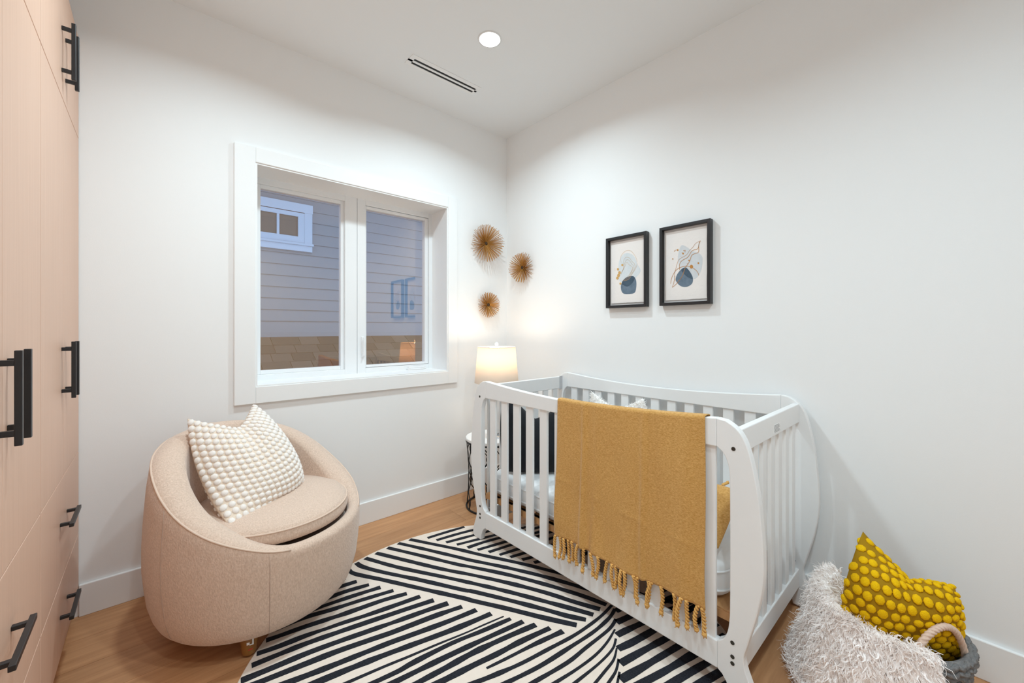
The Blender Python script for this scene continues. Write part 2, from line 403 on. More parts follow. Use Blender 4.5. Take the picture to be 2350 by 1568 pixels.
# ================================================================== RUG
RC = np.array([-1.1127, -1.2339]); RR = .8866; RT = .007
rug = thing('round_rug', (RC[0], RC[1], 0), 'round cream rug with black hand-drawn stripes on the oak floor', 'rug')
put('rug_pile', lathe([(.0001, .0003), (RR, .0003), (RR, RT - .002), (RR - .003, RT), (.0001, RT)], (RC[0], RC[1], 0), 128), M_rug, rug)
def stripe(pix, wid, taper=(1, 1), ext=(0, 0), o=None, s=1.0, world=None):
    """pix: photo points (in a crop with origin o and scale s); traced onto the rug's top plane."""
    P = [(o[0] + a * s, o[1] + b * s) if o else (a, b) for a, b in pix or []]
    W = np.array([onfloor(u, v, RT)[:2] for u, v in P]) if world is None else np.array(world)
    W = smooth_curve(W, 6)
    if ext[0]: 
        d = W[0] - W[3]; d /= np.linalg.norm(d); W = np.vstack([[W[0] + d * ext[0] * k / 6 for k in range(6, 0, -1)], W])
    if ext[1]:
        d = W[-1] - W[-4]; d /= np.linalg.norm(d); W = np.vstack([W, [W[-1] + d * ext[1] * k / 6 for k in range(1, 7)]])
    # dense resample, clip to the rug
    seg = np.r_[0, np.cumsum(np.hypot(*np.diff(W, axis=0).T))]; n = max(6, int(seg[-1] / .012))
    q = np.linspace(0, seg[-1], n); W = np.c_[np.interp(q, seg, W[:, 0]), np.interp(q, seg, W[:, 1])]
    tt = q / seg[-1]; keep = np.hypot(*(W - RC).T) < RR - .008; W = W[keep]; tt = tt[keep]
    if len(W) < 3: return
    T = np.gradient(W, axis=0); T /= np.linalg.norm(T, axis=1)[:, None]; Nn = np.c_[-T[:, 1], T[:, 0]]
    wv = wid / 2 * (taper[0] + (taper[1] - taper[0]) * tt)
    wv = wv[:, None] * (1 + .09 * np.interp(np.arange(len(W)), np.arange(0, len(W) + 5, 4), rng.standard_normal(len(np.arange(0, len(W) + 5, 4))))[:, None])
    A = W + Nn * wv; B = W - Nn * wv; n = len(W)
    V = [(*p, RT - .001) for p in A] + [(*p, RT - .001) for p in B] + [(*p, RT + .0012) for p in A] + [(*p, RT + .0012) for p in B]
    Fc = [(2 * n + i, 3 * n + i, 3 * n + i + 1, 2 * n + i + 1) for i in range(n - 1)] + [(i, i + 1, 2 * n + i + 1, 2 * n + i) for i in range(n - 1)] + \
         [(n + i, 3 * n + i, 3 * n + i + 1, n + i + 1) for i in range(n - 1)] + [(0, 2 * n, 3 * n, n), (n - 1, 2 * n - 1, 4 * n - 1, 3 * n - 1)]
    put('stripe', (V, Fc), M_strp, rug)
Z4 = dict(o=(760, 1180), s=400 / 2350); Z5 = dict(o=(1080, 1200), s=400 / 2350)
def cat(p4, p5): return [(760 + a * 400 / 2350, 1180 + b * 400 / 2350) for a, b in p4] + [(1080 + a * 400 / 2350, 1200 + b * 400 / 2350) for a, b in p5]
G2 = [([(1090, 350), (1300, 393), (1700, 475), (2000, 548)], [(500, 512), (800, 580), (1200, 682)], (.1, .55)),
      ([(935, 402), (1150, 450), (1700, 580)], [(0, 507), (500, 610), (1000, 730), (1540, 885)], (.1, .35)),
      ([(790, 463), (1200, 560), (1700, 680)], [(0, 597), (500, 702), (1000, 832), (1500, 985), (1830, 1108)], (.1, 0)),
      ([(635, 535), (1000, 625), (1500, 745)], [(0, 702), (500, 812), (1000, 942), (1400, 1070), (1745, 1170)], (.1, 0)),
      ([(490, 605), (900, 720), (1500, 847)], [(0, 812), (500, 930), (1000, 1062), (1400, 1170), (1655, 1243)], (.1, 0)),
      ([(350, 668), (430, 715), (700, 787), (1200, 892), (1800, 1030)], [(0, 922), (500, 1042), (1000, 1172), (1300, 1257), (1555, 1310)], (.02, 0)),
      ([(232, 748), (320, 808), (700, 890), (1200, 1005), (1800, 1140)], [(0, 1047), (500, 1162), (1000, 1287), (1430, 1383)], (.02, 0))]
for a, b, e in G2: stripe(cat(a, b), .0255, ext=e)
# lower-left field
def z(o, s, pts): return [(o[0] + a * s, o[1] + b * s) for a, b in pts]
z4 = lambda p: z((760, 1180), 400 / 2350, p); z6 = lambda p: z((540, 1360), 420 / 2350, p); z7 = lambda p: z((940, 1360), 500 / 2350, p); z3 = lambda p: z((1380, 1340), 340 / 2338, p)
G3 = [z4([(190, 868), (90, 905)]), z4([(345, 910), (0, 1020)]), z4([(510, 955), (200, 1045)]) + z6([(1200, 68), (1020, 130)]),
      z4([(665, 990), (300, 1105)]) + z6([(1231, 142), (850, 277)]), z4([(840, 1033), (400, 1165)]) + z6([(1231, 225), (900, 322), (520, 475)]),
      z4([(1020, 1075), (700, 1165)]) + z6([(1545, 226), (1370, 287), (900, 440), (560, 562), (400, 617)]),
      z4([(1200, 1113)]) + z6([(2060, 165), (1700, 290), (1400, 387), (1190, 460), (900, 560), (550, 697), (280, 790)]),
      z7([(260, 85), (0, 170)]) + z6([(2000, 282), (1650, 400), (1300, 520), (900, 662), (500, 822), (190, 950)]),
      z7([(415, 118), (200, 190), (0, 262)]) + z6([(2100, 362), (1700, 502), (1300, 642), (900, 792), (500, 960), (90, 1130)]),
      z7([(565, 155), (300, 245), (0, 360)]) + z6([(2000, 520), (1700, 622), (1300, 762), (900, 920), (500, 1080), (300, 1160)]),
      z7([(720, 190), (400, 320), (0, 467)]) + z6([(2000, 642), (1600, 800), (1200, 960), (680, 1160)]),
      z7([(880, 230), (500, 390), (0, 577)]) + z6([(1900, 812), (1500, 970), (1050, 1155)])]
for i, p in enumerate(G3): stripe(p, .0255, taper=(1, 1.05), ext=(0, 1.0))
stripe(z7([(1015, 260), (800, 352), (600, 440), (300, 562), (0, 690)]) + z6([(1900, 960), (1440, 1160)]), .0195, taper=(.3, 1.3), ext=(0, 1.0))
stripe(z7([(1090, 285), (800, 410), (500, 530), (250, 650), (0, 780)]) + z6([(2100, 1010), (1780, 1160)]), .0205, taper=(1.0, 1.05), ext=(0, 1.0))
stripe(z7([(1225, 315), (900, 462), (600, 600), (300, 742), (0, 890)]), .0235, ext=(0, 1.3))
stripe(z7([(1360, 350), (1050, 482), (700, 645), (400, 810), (100, 970)]), .0235, ext=(0, 1.3))
stripe(z7([(1515, 385), (1200, 530), (950, 662), (700, 782), (350, 960)]), .0245, ext=(0, 1.3))
stripe(z7([(1655, 420), (1350, 560), (1050, 712), (830, 820)]), .0255, taper=(1, .35))
# fan
for p, t0 in (([(2180, 140), (2050, 270), (1800, 450), (1500, 612), (1200, 770), (900, 900), (720, 970)], .5), ([(2215, 180), (2150, 280), (1980, 430), (1700, 612), (1400, 800), (1060, 970)], .55),
              ([(2225, 290), (2150, 400), (1900, 600), (1700, 760), (1340, 970)], .5), ([(2215, 400), (2130, 540), (2000, 682), (1800, 832), (1580, 970)], .3),
              ([(2225, 500), (2190, 610), (2050, 762), (1800, 965)], .3), ([(2235, 600), (2200, 730), (2100, 860), (2010, 970)], .3),
              ([(2255, 720), (2225, 850), (2150, 970)], .3), ([(2265, 860), (2243, 970)], .3)):
    stripe(z7(p), .0265, taper=(t0, 1.05), ext=(0, 1.3))
for p in ([(228, 432), (310, 395)], [(240, 612), (490, 500)], [(245, 815), (400, 735), (670, 612)], [(262, 1030), (500, 920), (850, 722)], [(300, 1262), (600, 1092), (1050, 850)],
          [(302, 1520), (700, 1292), (1260, 960)], [(650, 1568), (1000, 1382), (1480, 1100)], [(1120, 1568), (1400, 1402), (1700, 1230)], [(1580, 1568), (1890, 1390)]):
    stripe(z3(p), .0275, ext=((.06 + .00012 * (p[0][0] - 650)) if p[0][0] > 400 else 0, .9))
# the same field carried on over the near part of the rug, below the frame
a7, b7, a8, b8 = [onfloor(*z3([q])[0], RT)[:2] for q in ((1120, 1568), (1700, 1230), (1580, 1568), (1890, 1390))]
d8 = (b7 - a7) / np.linalg.norm(b7 - a7); n8 = np.array([-d8[1], d8[0]]); st = n8 * (n8 @ (a8 - a7))
e0, e1 = [onfloor(*z7([q])[0], RT)[:2] for q in ((2225, 290), (2262, 970))]; de = e1 - e0
for k in range(1, 12):
    p0 = a8 + st * k; t_ = np.linalg.solve(np.c_[d8, -de], e0 - p0)[0]; q0 = p0 + d8 * (t_ + .014)
    stripe(None, .0275, ext=(0, 1.2), world=[q0, q0 + d8 * .05, q0 + d8 * .1])
for p in ([(1300, 325), (1500, 262), (1720, 197)], [(1420, 355), (1700, 272), (1920, 215)], [(1550, 385), (1920, 287)], [(1695, 415), (1970, 345)], [(1840, 455), (2040, 387), (2300, 315)],
          [(1975, 485), (2350, 375)], [(2125, 515), (2350, 442)]):
    stripe(z4(p), .0225, ext=(0, .9))
for p in ([(390, 435), (670, 345)], [(535, 465), (760, 400)], [(695, 500), (870, 455)], [(855, 540), (950, 515)]):
    stripe(z(Z5['o'], Z5['s'], p), .0225, ext=(0, .9))
stripe([(1262, 1300), (1290, 1290)], .0225, ext=(0, .7))

# ================================================================== CRIB
YC = -1.2875; XF0, XF1 = -.742, -.712; XB0, XB1 = -.058, -.030
crib = thing('crib', (-.39, YC, 0), 'white slatted baby crib with curved sleigh corner posts along the right wall', 'crib')
outer = [(.637, .893), (.665, .876), (.687, .850), (.703, .81), (.717, .751), (.729, .68), (.738, .59), (.743, .515), (.744, .45), (.740, .40), (.733, .355), (.722, .30), (.709, .248), (.697, .2), (.689, .165), (.693, .13), (.706, .095), (.717, .066), (.723, .04), (.721, .018), (.70, .0085)]
innerf = [(.653, .0085), (.648, .035), (.638, .06), (.625, .078), (.611, .087)]
slot = [(.611, .178), (.628, .192), (.641, .22), (.647, .26), (.649, .33), (.649, .64), (.647, .73), (.640, .765), (.627, .79), (.608, .805)]
post = [(.608, .897)] + [tuple(p) for p in smooth_curve(outer, 3)] + innerf + [tuple(p) for p in smooth_curve(slot, 3)]
def topz(d): return .866 + .031 * (abs(d) / .608) ** 1.9
for (x0, x1, side) in ((XF0, XF1, 'front'), (XB0, XB1, 'back')):
    for sg in (1, -1):
        po = put('corner_post', prism(post, lambda p, d: (d, YC + sg * p[0], p[1]), x0, x1), M_white, crib, bevel=.003)
        xf = x0 - .0008 if side == 'front' else x0 - .0008
        spots = [(.660, .808), (.657, .196), (.657, .152), (.657, .131)]
        for (d, zz) in spots:
            put('bolt', lathe([(.0001, 0), (.0062, 0), (.0062, .003), (.0001, .003)], (0, 0, 0), 14), M_bolt, po)
            bo = po.children[-1]; bo.matrix_local = Matrix.Translation(Vector((x0 - .0012, YC + sg * d, zz)) - wloc(po)) @ Matrix.Rotation(R(90), 4, 'Y')
            bo.data.transform(Matrix.Translation(wloc(po)))
    dd = np.linspace(-.608, .608, 41)
    put('top_rail', prism([(d, .804) for d in (-.608, .608)] + [(d, topz(d)) for d in dd[::-1]], lambda p, d: (d, YC + p[0], p[1]), x0, x1), M_white, crib, bevel=.003)
    put('bottom_rail', prism([(-.611, .087), (.611, .087), (.611, .175), (-.611, .175)], lambda p, d: (d, YC + p[0], p[1]), x0, x1), M_white, crib, bevel=.003)
    for k in range(13):
        yk = -.7315 - .0946 * k; xm = (x0 + x1) / 2
        put('slat', box(xm - .007, xm + .007, yk - .0235, yk + .0235, .17, .808), M_white, crib, bevel=.002)
for (ya, yb) in ((-1.964, -1.940), (-.635, -.611)):
    er = put('end_rail', box(XF1, XB0, ya, yb, .790, .868), M_white, crib, bevel=.003)
    put('end_rail', box(XF1, XB0, ya, yb, .09, .168), M_white, crib, bevel=.003)
    for k in range(7):
        xk = -.118 - .0905 * k
        put('slat', box(xk - .0215, xk + .0215, ya + .005, yb - .005, .163, .795), M_white, crib, bevel=.002)
    if ya < -1:
        lb = put('warning_label', box(-.40, -.325, ya - .0006, ya, .80, .832), M_trim, er)
        for k in range(6): put('print_line', box(-.397 + .004 * (k == 0), -.329 - .006 * (k % 3), ya - .0009, ya - .0005, .8025 + .0048 * k, .8047 + .0048 * k), M_label, er)
put('mattress_base', join(*[box(XF1 + .012, XB0 - .012, yy, yy + .07, .247, .262) for yy in np.arange(-1.93, -.70, .108)],
                          box(XF1 + .002, XF1 + .03, -1.935, -.64, .235, .262), box(XB0 - .03, XB0 - .002, -1.935, -.64, .235, .262)), M_wood2, crib)
put('mattress_board', box(XF1 + .004, XB0 - .004, -1.936, -1.60, .262, .268), M_wood2, crib)
# tape on the far corner
put('tape', box(-.085, -.0585, -.6375, -.6352, .786, .872), mat('grey_tape', (.55, .55, .57), .5), crib)
# mattress
def rounded_slab(x0, x1, y0, y1, z0, z1, rc, re, n=10, wav=None):
    """closed slab: rounded rectangle plan, rounded edges"""
    V = []; rings = []
    def plan(inset):
        pts = []; r = max(rc - inset, .004)
        for (cx, cy, a0) in ((x1 - rc, y1 - rc, 0), (x0 + rc, y1 - rc, 90), (x0 + rc, y0 + rc, 180), (x1 - rc, y0 + rc, 270)):
            for k in range(n + 1):
                a = R(a0 + 90 * k / n); pts.append((cx + r * math.cos(a), cy + r * math.sin(a)))
        # subdivide the long sides
        out = []
        for i in range(len(pts)):
            a = np.array(pts[i]); b = np.array(pts[(i + 1) % len(pts)]); m_ = max(1, int(np.linalg.norm(b - a) / .03 + .5)) if False else (14 if i % (n + 1) == n else 1)
            for k in range(m_): out.append(tuple(a + (b - a) * k / m_))
        return out
    prof = [(.16, z0), (re, z0)] + [(re - re * math.sin(R(t)), z0 + re - re * math.cos(R(t))) for t in (30, 60, 90)] + \
           [(re - re * math.sin(R(t)), z1 - re + re * math.cos(R(t))) for t in (90, 60, 30)] + [(re, z1), (.08, z1 + .004), (.16, z1 + .006)]
    Fc = []
    for ins, zz in prof: V.append([(px, py, zz) for px, py in plan(ins)])
    m_ = len(V[0])
    for j in range(len(prof) - 1):
        for i in range(m_): Fc.append((j * m_ + i, j * m_ + (i + 1) % m_, (j + 1) * m_ + (i + 1) % m_, (j + 1) * m_ + i))
    Fc.append(tuple(range(m_))[::-1]); Fc.append(tuple((len(prof) - 1) * m_ + i for i in range(m_)))
    VV = np.array([p for r_ in V for p in r_])
    if wav:
        VV[:, 2] += wav * (np.sin(VV[:, 1] * 31 + VV[:, 0] * 9) * .6 + np.sin(VV[:, 1] * 53 + 1) * .4)
        VV[:, 0] += wav * .8 * np.sin(VV[:, 1] * 41 + VV[:, 2] * 30)
    return VV, Fc, plan
mx0, mx1, my0, my1, mz0, mz1 = -.700, -.070, -1.90, -.662, .272, .395
mt = thing('mattress', (-.385, YC, .27), 'white quilted crib mattress lying inside the crib', 'mattress')
VV, Fc, plan = rounded_slab(mx0, mx1, my0, my1, mz0, mz1, .07, .03, wav=.003)
put('mattress_body', (VV, Fc), M_matt, mt, True)
for zz in (.302, .366):
    pl = plan(-.001); put('piping', tube([(px + .0024 * math.sin(py * 41 + zz * 30), py, zz + .0018 * math.sin(py * 31)) for px, py in pl], .0042, 6, True), M_matt, mt, True)

# ================================================================== THROW over the front rail
thr = thing('throw_blanket', (-.73, -1.54, .26), 'mustard woven throw with knotted fringe hanging over the front crib rail', 'blanket')
Y0, Y1 = -1.214, -1.862; nu, nv = 110, 44
def throw_pt(s, q):
    """s 0..1 across (left to right), q: 0 bottom front .. 1 rail top .. 1.45 inside"""
    y = Y0 + (Y1 - Y0) * s; zt = topz(y - YC) + .004
    zbm = .262 + .006 * math.sin(s * 9)
    fold = .010 * math.exp(-((s - .235) / .02) ** 2) - .008 * math.exp(-((s - .275) / .03) ** 2) + .009 * math.exp(-((s - .66) / .02) ** 2) - .009 * math.exp(-((s - .70) / .025) ** 2) + .006 * math.exp(-((s - .9) / .05) ** 2)
    if q <= 1:
        zz = zbm + (zt - zbm) * q
        d = (1 - q)
        wob = 1.5 * fold * (.35 + .65 * min(1, d * 2)) + .0014 * math.exp(-((q - .42 + .12 * s) / .014) ** 2) + .006 * d * math.sin(s * 23 + 1) + .004 * math.sin(q * 6 + s * 5) * d
        sag = .002 * math.sin(q * 11 + s * 7)
        x = XF0 - .005 - max(wob, -.002) - sag * d - .010 * d
        y += .010 * d * (s - .5) * -1 + .004 * math.sin(q * 7) * d
        if q > .97: x += 0
        return (x, y, zz)
    t = q - 1
    if t <= .08:   # across the rail top
        a = t / .08; return (XF0 - .005 + a * (XF1 - XF0 + .010), y, zt + .003 * math.sin(math.pi * a))
    b = (t - .08) / .37
    return (XF1 + .005 + .006 * b, y + .002 * math.sin(b * 5), zt - .34 * b)
qs = np.r_[np.linspace(0, 1, 72), np.linspace(1.01, 1.08, 5), np.linspace(1.12, 1.45, 8)]
V = [throw_pt(i / nu, q) for q in qs for i in range(nu + 1)]
Fc = [(j * (nu + 1) + i, j * (nu + 1) + i + 1, (j + 1) * (nu + 1) + i + 1, (j + 1) * (nu + 1) + i) for j in range(len(qs) - 1) for i in range(nu)]
cl = put('cloth', (V, Fc), M_must, thr, True)
sm = cl.modifiers.new('solid', 'SOLIDIFY'); sm.thickness = .003; sm.offset = 0
def tassel_mesh(seed):
    rg = random.Random(seed); parts = []; L_ = .084
    bend = [rg.uniform(-.006, .006) for _ in range(3)]
    def axis(t): return np.array([.002 * math.sin(t * 4 + seed), bend[0] * math.sin(t * 3.1) + bend[1] * t, -L_ * t])
    for ph in (0, math.pi):
        pts = [axis(t) + .0029 * np.array([math.cos(ph + t * 24), math.sin(ph + t * 24), 0]) for t in np.linspace(0, 1, 22)]
        parts.append(tube(pts, .0033, 5))
    e = axis(1)
    kn = lathe([(.0005, .006), (.0056, .003), (.0066, -.002), (.0048, -.007), (.0005, -.009)], e, 8); parts.append(kn)
    for k in range(7):
        a = rg.uniform(0, 6.3); d = np.array([math.cos(a) * .35, math.sin(a) * .35, -1]) * rg.uniform(.008, .015)
        parts.append(tube([e + np.array([0, 0, -.004]), e + d * .6, e + d + np.array([rg.uniform(-.002, .002), rg.uniform(-.002, .002), 0])], [.0024, .0018, .0006], 4))
    me = mesh('tassel', *join(*parts), True); me.materials.append(M_tass); return me
TM = [tassel_mesh(k) for k in range(5)]
ss = [.008, .05, .085, .115, .145, .20, .255, .305, .36, .415, .455, .475, .525, .545, .60, .625, .69, .71, .765, .84, .885, .915, .965, .985]
for k, s_ in enumerate(ss):
    p = throw_pt(s_, 0)
    inst('tassel', TM[k % 5], Matrix.Translation((p[0] - .001, p[1], p[2] + .003)) @ Matrix.Rotation(random.uniform(-.12, .12), 4, 'X') @ Matrix.Rotation(random.uniform(0, 3), 4, 'Z') @ Matrix.Diagonal((1.35, 1.35, random.uniform(.92, 1.12), 1)), thr)

# ================================================================== PILLOWS
def quad(u): return np.array([(1 - u) * (1 - 2 * u), 4 * u * (1 - u), u * (2 * u - 1)])
def pillow_surface(ctrl, T, chop=.0, p=2.6, e=.55, vee=.10, crest=None):
    C3 = np.array(ctrl, float)          # [row bottom,mid,top][left,mid,right]
    def sv(x): return (x + math.sqrt(x * x + vee * vee)) / (.5 + math.sqrt(.25 + vee * vee))
    def M_(u, v):
        top = C3[2][1] + (C3[2][0] - C3[2][1]) * sv(.5 - u) + (C3[2][2] - C3[2][1]) * sv(u - .5)
        q = quad(u)
        if crest is not None:      # a fourth row: the fold below the ears
            nd = (0, .42, .74, 1); lb = [np.prod([(v - nd[b]) / (nd[a] - nd[b]) for b in range(4) if b != a]) for a in range(4)]
            return lb[0] * (q @ C3[0]) + lb[1] * (q @ C3[1]) + lb[2] * (q @ np.array(crest)) + lb[3] * top
        return quad(v) @ np.array([q @ C3[0], q @ C3[1], top])
    def nrm(u, v):
        h = 1e-3; a = M_(min(u + h, 1), v) - M_(max(u - h, 0), v); b = M_(u, min(v + h, 1)) - M_(u, max(v - h, 0)); n = np.cross(a, b); return n / np.linalg.norm(n)
    def hh(u, v):
        a = abs(2 * u - 1); b = abs(2 * v - 1)
        t = T * (max(0, 1 - a ** p) * max(0, 1 - b ** p)) ** e
        return t * (1 - chop * math.exp(-((u - .5) / .11) ** 2) * v ** 3)
    def pt(u, v, side): return M_(u, v) + nrm(u, v) * hh(u, v) * side
    return M_, nrm, hh, pt
def coons(c):      # fill centre of a 3x3 net whose [1][1] is None
    c = [[None if x is None else np.array(x, float) for x in r_] for r_ in c]
    if c[1][1] is None: c[1][1] = (c[1][0] + c[1][2] + c[0][1] + c[2][1]) / 2 - (c[0][0] + c[0][2] + c[2][0] + c[2][2]) / 4
    return np.array(c)
def pillow_body(surf, n=26):
    M_, nrm, hh, pt = surf
    g = .5 - .5 * np.cos(np.linspace(0, math.pi, n + 1)); V = []; Fc = []; idx = {}
    for side in (1, -1):
        for j in range(n + 1):
            for i in range(n + 1):
                edge = i in (0, n) or j in (0, n)
                if side == -1 and edge: idx[(side, i, j)] = idx[(1, i, j)]; continue
                idx[(side, i, j)] = len(V); V.append(pt(g[i], g[j], side))
    for side in (1, -1):
        for j in range(n):
            for i in range(n):
                q = (idx[(side, i, j)], idx[(side, i + 1, j)], idx[(side, i + 1, j + 1)], idx[(side, i, j + 1)])
                Fc.append(q if side == 1 else q[::-1])
    return V, Fc
def bobbles(surf, par, nx, ny, rad, squash, stagger, mt, name, jitter=0.0, side=1):
    M_, nrm, hh, pt = surf
    me = sphere_mesh(name, 8, 6, squash, mt); cnt = 0
    for j in range(ny):
        for i in range(nx):
            u = (i + (.25 if not j % 2 else .75)) / nx if stagger else (i + .5) / nx; v = (j + .5) / ny
            u += random.uniform(-jitter, jitter) / nx; v += random.uniform(-jitter, jitter) / ny
            h = .004; c = pt(u, v, side); du = pt(min(u + h, 1), v, side) - pt(max(u - h, 0), v, side); dv = pt(u, min(v + h, 1), side) - pt(u, max(v - h, 0), side)
            n = np.cross(du, dv) * side; n /= np.linalg.norm(n); x = du / np.linalg.norm(du); yv = np.cross(n, x)
            sx = min(1.15, np.linalg.norm(du) / (2 * h) / nx / (2.15 * rad)); sy = min(1.15, np.linalg.norm(dv) / (2 * h) / ny / (2.15 * rad))
            rr = rad * random.uniform(.93, 1.06)
            mtx = Matrix(((x[0] * rr * max(sx, .45), yv[0] * rr * max(sy, .45), n[0] * rr, c[0]), (x[1] * rr * max(sx, .45), yv[1] * rr * max(sy, .45), n[1] * rr, c[1]), (x[2] * rr * max(sx, .45), yv[2] * rr * max(sy, .45), n[2] * rr, c[2]), (0, 0, 0, 1)))
            inst(name, me, mtx, par); cnt += 1
    return cnt
def bobble_sheet(surf, par, nx, ny, rad, squash, mt, name, side=-1):
    """tufts of the hidden face, joined"""
    M_, nrm, hh, pt = surf; me = sphere_mesh('tmp', 6, 4, squash); bv = np.array([q.co[:] for q in me.vertices]); bf = [tuple(p.vertices) for p in me.polygons]
    P = []
    for j in range(ny):
        for i in range(nx):
            u, v = (i + .5) / nx, (j + .5) / ny; n = nrm(u, v) * side; c = pt(u, v, side); x = np.cross([.3, .2, .9], n); x /= np.linalg.norm(x); yv = np.cross(n, x)
            P.append((bv @ np.array([x, yv, n]) * rad + c, bf))
    put(name, join(*P), mt, par, True, kind='stuff')

# cream tufted cushion on the armchair
def chairz(u, v, zz): return onfloor(u, v, zz)
D_ = onfloor(528, 1210, .462); C_ = onfloor(697, 1110, .460); A_ = ondist(430, 962, 1.66); B_ = ondist(582, 928, 1.92)
Tm = ondist(552, 992, 1.735); Bm = (D_ + C_) / 2 + np.array([.012, -.012, -.002]); Lm = ondist(455, 1090, 1.58); Rm = ondist(650, 1010, 1.88)
cn = coons([[D_, Bm, C_], [Lm, None, Rm], [A_, Tm, B_]]); cn[1][1] += np.array([.01, -.012, 0])
cp = thing('cream_cushion', tuple((D_ + C_) / 2), 'cream cushion covered in rows of white tufts on the armchair', 'cushion')
sf = pillow_surface(cn, .062, chop=.55)
put('cover', pillow_body(sf), M_cream, cp, True)
bobbles(sf, cp, 17, 17, .0122, .6, False, M_bob, 'tuft')
bobble_sheet(sf, cp, 17, 17, .0125, .6, M_bob, 'tufts_back')

# ================================================================== ARMCHAIR
CX, CY = -1.7545, -.4343; CR = .386; FRONT = -57.0
chair = thing('armchair', (CX, CY, 0), 'beige boucle barrel armchair on round wooden legs under the window', 'armchair')
za = [0, 30, 40, 55, 67, 83, 92, 100, 110, 125, 151, 180]; zv = [.392, .394, .408, .448, .482, .54, .58, .618, .66, .70, .738, .752]
def rimz(a): return float(np.interp(abs((a + 180) % 360 - 180), za, zv))
# smooth the table
_aa = np.arange(-180, 181, 3.0); _zz = np.array([rimz(a) for a in _aa]); 
for _ in range(6): _zz = (np.roll(_zz, 1) + 2 * _zz + np.roll(_zz, -1)) / 4; _zz[0] = _zz[-1] = .752
def rimz(a): return float(np.interp((a + 180) % 360 - 180, _aa, _zz))
def rout(zz):
    return float(np.interp(zz, [.07, .08, .095, .12, .18, .28, .36, .48, .6, .76], [.30, .322, .342, .356, .372, .384, .386, .381, .372, .352]))
def cpt(a, r, zz): 
    t = R(a + FRONT); return (CX + r * math.cos(t), CY + r * math.sin(t), zz)
NA = 120; prof_rows = []
for i in range(NA):
    a = 360 * i / NA - 180; zr = rimz(a); k = min(1, max(0, (abs(a) - 25) / 45)); k = k * k * (3 - 2 * k); th = .05 + .055 * k
    rr0 = .5 * th * .8
    pr = [(.10, .078), (.28, .076)] + [(rout(q), q) for q in (.078, .088, .105, .13, .18, .24, .30)]
    ztop = zr - .022
    for q in np.linspace(.32, ztop, 6)[0:]: pr.append((rout(q), q))
    ro = rout(ztop); cw = th / 2
    for t in (20, 45, 70, 90, 110, 135, 160): pr.append((ro - cw + cw * math.cos(R(t)), ztop + .022 * math.sin(R(t)) + .012 * math.sin(R(t)) * k))
    ri = ro - th
    for q in np.linspace(ztop, .36, 5): pr.append((ri - .02 * (ztop - q) / max(ztop - .36, .03) * k, q))
    pr += [(.16, .352)]
    prof_rows.append([cpt(a, r_, q) for r_, q in pr])
K = len(prof_rows[0]); V = [p for r_ in prof_rows for p in r_]; Fc = []
for i in range(NA):
    j = (i + 1) % NA
    for q in range(K - 1): Fc.append((i * K + q, j * K + q, j * K + q + 1, i * K + q + 1))
Fc.append(tuple(i * K for i in range(NA))); Fc.append(tuple(i * K + K - 1 for i in range(NA)))
body = put('upholstered_shell', (V, Fc), M_fab, chair, True)
put('piping', tube([cpt(a, rout(rimz(a) - .012) - .0035, rimz(a) - .012 + (.004 if abs(a) > 50 else 0)) for a in np.arange(30, 331, 4)], .0038, 6, False), M_pipe, chair, True)
for a in (-40, 40, -93, 93):
    put('seam', tube([cpt(a, rout(q) + .0002, q) for q in np.linspace(.085, rimz(a) - .02, 14)], .0012, 5), mat('seam_beige', (.50, .37, .30), .95), chair, True)  # seam lines in a darker beige than the shell cloth
# seat cushion
cc = cpt(0, .035, 0)
NP = 72; V = []; pr = [(.12, .372), (.92, .374), (.985, .384), (1.0, .402), (.985, .424), (.93, .440), (.75, .452), (.45, .459), (.15, .461)]
for i in range(NP):
    a = 360 * i / NP; rad = .292 + .020 * math.cos(R(a)); 
    for f, q in pr:
        t = R(a + FRONT); V.append((cc[0] + rad * f * math.cos(t), cc[1] + rad * f * math.sin(t), q + .022 - .006 * f * math.cos(R(a)) + (.004 if q > .41 else 0)))
K = len(pr); Fc = [(i * K + q, ((i + 1) % NP) * K + q, ((i + 1) % NP) * K + q + 1, i * K + q + 1) for i in range(NP) for q in range(K - 1)]
Fc += [tuple(i * K for i in range(NP)), tuple(i * K + K - 1 for i in range(NP))]
sc_ = put('seat_cushion', (V, Fc), M_fab, chair, True)
put('piping', tube([V[i * K + 4] for i in range(NP)], .0036, 6, True), M_pipe, sc_, True)
for a in (-52, 52, 128, -128):
    p = cpt(a, .279, 0); zb_ = .0083 if math.hypot(p[0] - RC[0], p[1] - RC[1]) < RR + .03 else 0
    lg = put('leg', lathe([(.001, zb_), (.021, zb_), (.0235, zb_ + .006), (.031, .092), (.001, .092)], (p[0], p[1], 0), 24), M_leg, chair, True)
    if a == -52:
        for (da, dz, w_, h_, mm) in ((-.35, .058, .009, .009, M_trim), (.15, .060, .005, .022, M_trim), (.0, .052, .012, .004, M_trim), (-.1, .034, .014, .004, M_red)):
            # printed marks on the leg, facing the room
            base = math.atan2(CAM[1] - p[1], CAM[0] - p[0]) + .25 + da; rr_ = .0245 + .0075 * dz / .09 + .0006
            pts = []
            for q in (dz - h_ / 2, dz + h_ / 2):
                for s_ in (-1, 0, 1): ang_ = base + s_ * w_ / 2 / rr_; pts.append((p[0] + rr_ * math.cos(ang_), p[1] + rr_ * math.sin(ang_), q))
            put('printed_mark', (pts, [(0, 1, 4, 3), (1, 2, 5, 4)]), mm, lg)

